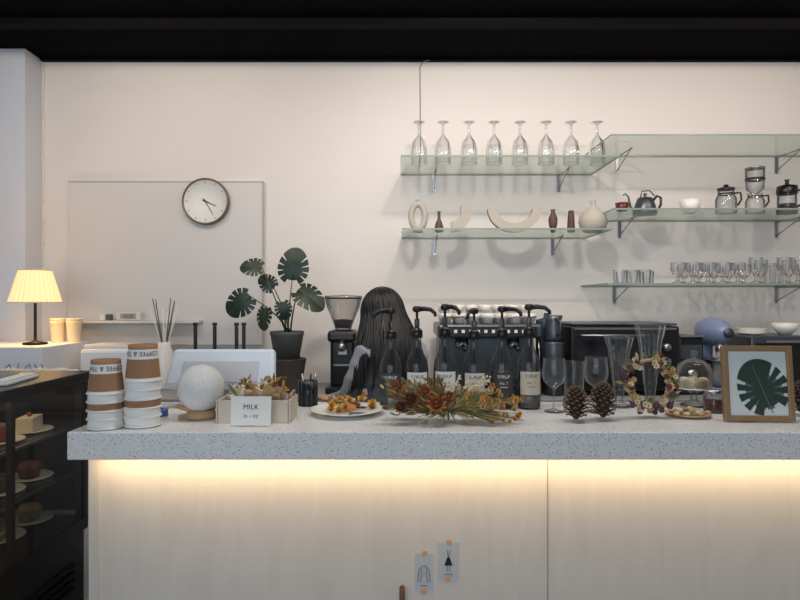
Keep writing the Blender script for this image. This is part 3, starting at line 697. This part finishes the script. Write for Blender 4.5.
for x in (-0.26,0.26):
    for y in (-0.18,0.18): b.lathe([(0.015,0),(0.02,0.012)],M_black,c=(x,y,0),seg=12)
for k in range(12): b.box((-0.24+0.043*k,-0.2345,0.37),(0.018,0.003,0.018),M_cer)
for x in (-0.15,0.15):
    b.lathe([(0.035,0),(0.035,0.05),(0,0.05)],M_steel,c=(x,-0.14,0.28),seg=20); b.tube([(x,-0.14,0.285),(x,-0.28,0.27)],0.012,M_black); 
for x in (-0.28,0.28): b.tube([(x,-0.2,0.34),(x,-0.24,0.25),(x,-0.22,0.12)],0.005,M_steel)
b.tube([(-W/2+.03,-0.2,0.41),(-W/2+.03,-0.2,0.45),(W/2-.03,-0.2,0.45),(W/2-.03,-0.2,0.41)],0.005,M_steel)
for r_ in range(3):
    for k in range(7):
        for q in range(1+(r_>0)): b.lathe([(0,0.412+q*.05),(0.024,0.412+q*.05),(0.034,0.45+q*.05),(0.038,0.47+q*.05),(0.035,0.47+q*.05),(0.03,0.43+q*.05),(0,0.42+q*.05)],M_cer,c=(-0.245+0.082*k,-0.14+0.1*r_,0),seg=16)
b.build('espresso_machine',(0.515,3.66,BC+0.0005))
b=B(); b.lathe([(0,0),(0.055,0),(0.06,0.02),(0.055,0.08),(0.045,0.12),(0.052,0.15),(0.049,0.15),(0.042,0.12),(0.05,0.05),(0,0.006)],M_dsteel,c=(0,-0.11,0.31),seg=24); b.tube([(0.0,-0.155,0.44),(0.02,-0.19,0.43),(0.02,-0.19,0.36),(0,-0.16,0.34)],0.006,M_dsteel)
b.lathe([(0,0),(0.064,0),(0.064,0.3),(0.06,0.309),(0,0.309)],M_dsteel,c=(0,-0.11,0),seg=24); b.lathe([(0,0),(0.064,0),(0.064,0.42),(0.06,0.43),(0.02,0.44),(0.015,0.47),(0,0.47)],mat('blue_steel',(70,86,104),0.35,metal=0.6),c=(0,0.06,0),seg=24)
b.build('steel_canisters',(0.893,3.6,BC+0.0005))
b=B(); b.box((0,0,0.215),(0.62,0.4,0.37),M_black,bev=0.012)
b.box((0,0,0.41),(0.60,0.38,0.012),M_dsteel,bev=0.004)
b.box((-0.07,-0.201,0.2),(0.42,0.006,0.27),mat('oven_glass',(24,24,26),0.1)); b.tube([(-0.26,-0.205,0.35),(-0.26,-0.235,0.35),(0.12,-0.235,0.35),(0.12,-0.205,0.35)],0.007,M_steel)
for z in (0.12,0.2,0.28): b.lathe([(0.022,0),(0.02,0.02),(0,0.02)],M_steel,c=(0.235,-0.2,z),seg=16,M=Matrix.Rotation(pi/2,4,'X'))
b.box((0,-0.2005,0.385),(0.58,0.004,0.008),M_steel)
for x in (-0.26,0.26):
    for y in (-.15,.15): b.lathe([(0.018,0),(0.02,0.035)],M_black,c=(x,y,0),seg=12)
b.build('toaster_oven',(1.285,3.62,BC+0.0005))
b=B(); b.box((0,0,0.17),(0.15,0.3,0.34),M_black,bev=0.015); b.box((0,-0.151,0.25),(0.12,0.003,0.08),M_dsteel); b.box((0,-0.15,0.34),(0.14,0.02,0.01),M_steel); b.lathe([(0.03,0),(0.03,0.02),(0,0.02)],M_steel,c=(0,-0.15,0.12),seg=16,M=Matrix.Rotation(pi/2,4,'X')); b.build('coffee_brewer',(1.685,3.62,BC+0.0005))
b=B(); b.box((0,0,0.02),(0.17,0.30,0.04),M_blue,bev=0.015); b.box((0,0.1,0.17),(0.09,0.09,0.3),M_blue,bev=0.03,seg=4)
b.sph((0,-0.01,0.36),(0.078,0.17,0.085),M_blue,20,14); b.lathe([(0.03,0),(0.03,0.05),(0,0.05)],M_steel,c=(0,-0.1,0.25),seg=16)
b.lathe([(0,0.045),(0.05,0.045),(0.08,0.1),(0.09,0.2),(0.093,0.2),(0.09,0.205),(0.087,0.2),(0.075,0.1),(0,0.05)],M_steel,c=(0,-0.07,0),seg=28); b.lathe([(0.028,0),(0.028,0.012),(0,0.014)],M_dsteel,c=(0,-0.178,0.36),seg=16,M=Matrix.Rotation(pi/2,4,'X'))
b.tube([(0,-0.09,0.3),(0.03,-0.09,0.2),(0,-0.09,0.12),(-0.03,-0.09,0.2),(0,-0.09,0.3)],0.004,M_steel)
b.build('stand_mixer',(1.872,3.6,BC+0.0005))
b=B(); b.box((0,0,0.17),(0.36,0.34,0.34),M_dsteel,bev=0.01); b.box((0,-0.172,0.17),(0.3,0.004,0.26),M_black)
b.box((0,-0.18,0.31),(0.2,0.015,0.012),M_steel); b.build('countertop_fridge',(2.21,3.64,BC+0.0005))
b=B(); 
for k in range(5): b.lathe([(0,0.006*k),(0.05,0.006*k),(0.085,0.012+0.006*k),(0.083,0.015+0.006*k),(0,0.004+0.006*k)],M_cer,seg=28)
b.build('stack_of_plates',(2.12,3.62,BC+0.342))
b=B(); b.lathe([(0,0.0),(0.03,0.0),(0.06,0.03),(0.072,0.07),(0.069,0.07),(0.055,0.03),(0,0.008)],M_cer,seg=28); b.build('bowl',(2.31,3.6,BC+0.342))
b=B(); b.box((0.0,0,0.12),(0.36,0.08,0.24),M_board,bev=0.01)
for k,x in enumerate((-0.14,-0.02,0.115,0.16)):
    b.box((x,0,0.31),(0.022,0.016,0.16),M_black,bev=0.005); b.box((x,0,0.4),(0.03,0.02,0.02),M_black,bev=0.006)
b.build('knife_block',(WX(217,3.7),3.72,BC+0.0005))
b=B(); b.lathe([(0,0),(0.06,0),(0.065,0.02),(0.06,0.2),(0.04,0.26),(0.038,0.29),(0.034,0.29),(0.036,0.26),(0.055,0.2),(0,0.01)],M_cer,seg=24)
for k in range(12):
    a=k*2.4; b.tube([(0.015*math.cos(a),0.015*math.sin(a),0.05),(0.025*math.cos(a),0.02*math.sin(a),0.3),(0.085*math.cos(a),0.04*math.sin(a),0.52+0.04*math.sin(k*3))],0.003,M_potg if k%2 else M_cer,5)
b.build('reed_diffuser',(WX(163,3.7),3.72,BC+0.0005))
b=B(); b.box((0,0,0.13),(0.30,0.25,0.26),M_white,bev=0.02); b.box((0,0,0.27),(0.27,0.21,0.03),M_board,bev=0.01); b.build('storage_box',(-1.74,3.66,BC+0.0005))

def poster(px0,px1,py0,py1,kind):
    d=2.03; w=WX(px1,d)-WX(px0,d); h=WZ(py0,d)-WZ(py1,d); b=B()
    b.box((0,0,0),(w,0.001,h),mat('poster_paper',(188,190,194),0.8))
    for s in (-1,1): b.box((0.002*s,-0.0008,s*h/2),(0.018,0.001,0.016),M_tape)
    y=-0.0012
    def ln(pts,r=0.0008): b.tube([(x*w,y,z*h) for x,z in pts],r,M_ink,5)
    if kind==0:
        ln([(0.3*math.cos(a),-0.02+0.2*math.sin(a)) for a in [pi*i/10 for i in range(11)]]); ln([(-0.3,-0.02),(-0.34,-0.25)]); ln([(0.3,-0.02),(0.34,-0.25)]); ln([(-0.15,0.1),(-0.18,-0.25)]); ln([(0.15,0.1),(0.18,-0.25)])
        ln([(-0.05,-0.02),(0.05,-0.02)]); ln([(-0.2,-0.34),(0.2,-0.34)])
    else:
        ln([(-0.05,0.3),(-0.02,0.15),(0,0.1)]); ln([(0.08,0.3),(0.03,0.15),(0,0.1)]); b.add([(-0.06*w,y,0.1*h),(0.06*w,y,0.1*h),(0.2*w,y,-0.12*h),(-0.2*w,y,-0.12*h)],[[0,1,2,3]],M_ink,False)
        ln([(-0.06,-0.12),(-0.06,-0.28)]); ln([(0.06,-0.12),(0.06,-0.28)]); ln([(-0.2,-0.36),(0.2,-0.36)])
    b.build('taped_poster',((WX(px0,d)+WX(px1,d))/2,2.0338,(WZ(py0,d)+WZ(py1,d))/2))
poster(415,433,554,592,0); poster(438,459,543,580,1)
b=B(); b.tube([(0,0.0,0.05),(0,-0.02,0.045),(0,-0.025,0),(0,-0.025,-0.12),(0,0,-0.125)],0.009,M_bbrown,10); b.build('cabinet_handle',(WX(402,2.03),2.025,WZ(602,2.03)))

# ---------------- woman
wo=empty('woman',(-0.01,2.86,0)); wo.rotation_euler=(0,0,math.radians(36.9))
V=[];E=[];RAD=[]
def nd(p,r,par=None):
    V.append(p); RAD.append(r); i=len(V)-1
    if par is not None: E.append((par,i))
    return i
pel=nd((0,0,0.90),(0.16,0.12)); wa=nd((0,0.0,1.03),(0.15,0.12),pel); ch=nd((0,0.03,1.15),(0.17,0.13),wa); ub=nd((0,0.05,1.24),(0.14,0.10),ch); nk=nd((0,0.075,1.32),(0.05,0.05),ub); hd=nd((0,0.10,1.38),(0.05,0.05),nk)
for s in (-1,1):
    sh=nd((s*0.15,0.055,1.24),(0.070,0.068),ub); um=nd((s*0.18,0.08,1.14),(0.060,0.058),sh); el=nd((s*0.19,0.13,1.04),(0.052,0.050),um); fo=nd((s*0.175,0.24,1.015),(0.042,0.040),el); wr=nd((s*0.155,0.34,1.0),(0.030,0.030),fo); nd((s*0.145,0.37,0.998),(0.024,0.026),wr)
    hp=nd((s*0.09,0,0.84),(0.09,0.095),pel); kn=nd((s*0.095,0.01,0.47),(0.06,0.062),hp); an=nd((s*0.10,-0.02,0.09),(0.04,0.042),kn); he=nd((s*0.10,0.0,0.045),(0.042,0.04),an); nd((s*0.11,0.15,0.035),(0.04,0.03),he)
me=bpy.data.meshes.new('b'); me.from_pydata(V,E,[]); tmp=bpy.data.objects.new('b',me); sc.collection.objects.link(tmp)
md=tmp.modifiers.new('s','SKIN'); md.use_smooth_shade=True
for i,r in enumerate(RAD): me.skin_vertices[0].data[i].radius=r
me.skin_vertices[0].data[0].use_root=True
ss=tmp.modifiers.new('ss','SUBSURF'); ss.levels=3
dg=bpy.context.evaluated_depsgraph_get(); bm_=bpy.data.meshes.new_from_object(tmp.evaluated_get(dg)); bpy.data.objects.remove(tmp)
bm_.materials.clear()
for m in (M_shirt,M_pants,M_skin,M_black): bm_.materials.append(m)
for v in bm_.vertices:
    c=v.co
    if 0.95<c.z<1.30 and c.y<0.32:
        v.co=c+v.normal*(0.005*noise.noise(Vector((c.x*7,c.y*7,c.z*16)))+0.0015*math.sin(c.z*90+c.x*30))
for p in bm_.polygons:
    c=p.center; p.use_smooth=True
    if c.z<0.075: p.material_index=3
    elif c.z<0.93 : p.material_index=1
    elif (c.z>1.325 and abs(c.x)<0.07) or c.y>0.325: p.material_index=2
    else: p.material_index=0
place('body',bm_,parent=wo)
b=B(); HC=Vector((0,0.125,1.435)); T=Matrix.Translation(HC)@Matrix.Rotation(-0.45,4,'X')
b.M=T
def hf(p):
    k=1.0
    if p.z<0: k-=0.12*abs(p.z)*abs(p.x)
    return k
b.sph((0,0,0),(0.072,0.092,0.112),M_skin,28,20,fn=hf)
b.sph((0,0.093,-0.012),(0.011,0.016,0.022),M_skin,10,8); b.sph((0,0.085,-0.055),(0.022,0.008,0.008),M_lips,12,8); b.sph((0,0.07,-0.09),(0.025,0.02,0.018),M_skin,12,8)
for s in (-1,1):
    b.sph((s*0.03,0.082,0.01),(0.013,0.008,0.007),M_cer,10,8); b.sph((s*0.03,0.089,0.01),(0.005,0.003,0.005),M_ink,8,6)
    b.tube([(s*0.016,0.09,0.028),(s*0.045,0.078,0.03)],0.003,M_hair,5); b.sph((s*0.075,0.0,-0.005),(0.008,0.018,0.028),M_skin,10,8)
b.M=Matrix.Identity(4); b.build('head',parent=wo)
b=B()
Rh=Vector((0.098,0.114,0.126))
def H(ph,t,sc_=1.0,jit=0):
    dx,dy=math.sin(ph),-math.cos(ph)
    if t<0.4:
        al=t/0.4*1.65; p=Vector((Rh.x*math.sin(al)*dx,Rh.y*math.sin(al)*dy,Rh.z*math.cos(al)))*sc_
        p=Matrix.Rotation(-0.25,3,'X')@p
        return HC+p
    e=H(ph,0.3999,sc_); u=(t-0.4)/0.6
    sp=0.62*math.sin(u*pi*0.5)**0.9
    p=e+Vector((dx*Rh.x*sp*1.6,dy*Rh.y*sp*0.7,-0.40*u))
    p.y-=0.10*math.sin(u*pi*0.6)
    p.x+=0.008*math.sin(u*9+ph*7+jit)*u - 0.05*u
    return p
NP=48;NT=26;vs=[];fs=[]
for i in range(NP+1):
    ph=-2.35+4.7*i/NP
    for j in range(NT+1): vs.append(H(ph,j/NT*0.9,0.97))
for i in range(NP):
    for j in range(NT): a=i*(NT+1)+j; fs.append([a,a+1,a+NT+2,a+NT+1])
b.add(vs,fs,M_hair)
rr=random.Random(2)
for k in range(340):
    ph=rr.uniform(-2.35,2.35); ln_=rr.uniform(0.8,1.0); s_=rr.uniform(0.98,1.04); j=rr.uniform(0,6)
    b.tube([H(ph+0.06*math.sin(t_*0.3+j),t_/16*ln_,s_,j) for t_ in range(17)],[0.003]*3+[0.0045]*10+[0.003,0.002,0.001,0.0005],M_hair,5)
b.build('hair',parent=wo)
for s in (-1,1):
    b=B(); pc=Vector((s*0.143,0.405,0.99))
    b.sph(pc,(0.038,0.045,0.016),M_skin,14,10)
    for k in range(4):
        x=(k-1.5)*0.019; L=[0.062,0.072,0.068,0.052][k if s<0 else 3-k]
        a=pc+Vector((x,0.032,0.002)); b.tube([a,a+Vector((x*0.1,L*0.4,0.004)),a+Vector((x*0.15,L*0.75,-0.006)),a+Vector((x*0.15,L*0.95,-0.02))],[0.0095,0.009,0.008,0.006],M_skin,8)
    a=pc+Vector((-s*0.03,-0.01,0)); b.tube([a,a+Vector((-s*0.022,0.02,-0.003)),a+Vector((-s*0.028,0.045,-0.01))],[0.012,0.010,0.007],M_skin,8)
    b.build('hand',parent=wo)

# ---------------- lights
def area(name,loc,rot,sx,sy,e,col):
    l=bpy.data.lights.new(name,'AREA'); l.shape='RECTANGLE'; l.size=sx; l.size_y=sy; l.energy=e; l.color=col
    o=bpy.data.objects.new(name,l); sc.collection.objects.link(o); o.location=loc; o.rotation_euler=rot; return o
def aim(o,t): o.rotation_euler=(Vector(t)-o.location).to_track_quat('-Z','Y').to_euler()
def spot(name,loc,t,e,col,ang=80,blend=0.8,r=0.04):
    l=bpy.data.lights.new(name,'SPOT'); l.energy=e; l.color=col; l.spot_size=math.radians(ang); l.spot_blend=blend; l.shadow_soft_size=r
    o=bpy.data.objects.new(name,l); sc.collection.objects.link(o); o.location=loc; aim(o,t)
warm=(1.0,0.83,0.68)
area('led_strip_light',((-1.03+2.5)/2,1.975,0.978),(math.radians(12),0,0),3.5,0.02,6.2,(1.0,0.70,0.36))
o=area('cove_light',(0.3,2.75,3.05),(0,0,0),5.4,0.12,19,warm); aim(o,(0.3,4.0,2.3))
spot('track_spot_a',(0.35,2.15,3.04),(0.7,4.0,1.95),72,(1.0,0.90,0.80),105,1.0,0.08)
spot('track_spot_b',(-1.5,2.3,3.04),(-1.3,4.0,2.3),22,warm,105,1.0,0.05)
spot('track_spot_c',(2.3,2.2,3.04),(2.2,4.0,2.1),36,warm,105,1.0,0.08)
o=area('counter_fill_light',(0.4,2.05,3.06),(0,0,0),3.2,0.08,32,(1.0,0.96,0.91))  # unseen fill lamp added overhead to brighten the countertop
o=area('window_light',(-0.8,-2.8,1.9),(0,0,0),4.4,2.4,96,(0.80,0.90,1.0)); aim(o,(0.2,3,1.2))
l=bpy.data.lights.new('lamp_bulb','POINT'); l.energy=5; l.color=(1,0.70,0.38); l.shadow_soft_size=0.03; o=bpy.data.objects.new('lamp_bulb',l); sc.collection.objects.link(o); o.location=(LX,3.5,1.24+0.34)
area('case_light',(-1.6,2.0,1.155),(0,0,0),0.5,0.9,1.3,(1.0,0.72,0.42))
w=bpy.data.worlds.new('w'); sc.world=w; w.use_nodes=True; bg=w.node_tree.nodes['Background']; bg.inputs[0].default_value=(0.66,0.75,0.9,1); bg.inputs[1].default_value=0.3

cam=bpy.data.cameras.new('cam'); cam.lens=27; cam.sensor_width=36; co=bpy.data.objects.new('camera',cam); sc.collection.objects.link(co); co.location=(0,0,CAMZ); co.rotation_euler=(pi/2,0,0); sc.camera=co; cam.clip_start=0.05
sc.view_settings.view_transform='Standard'
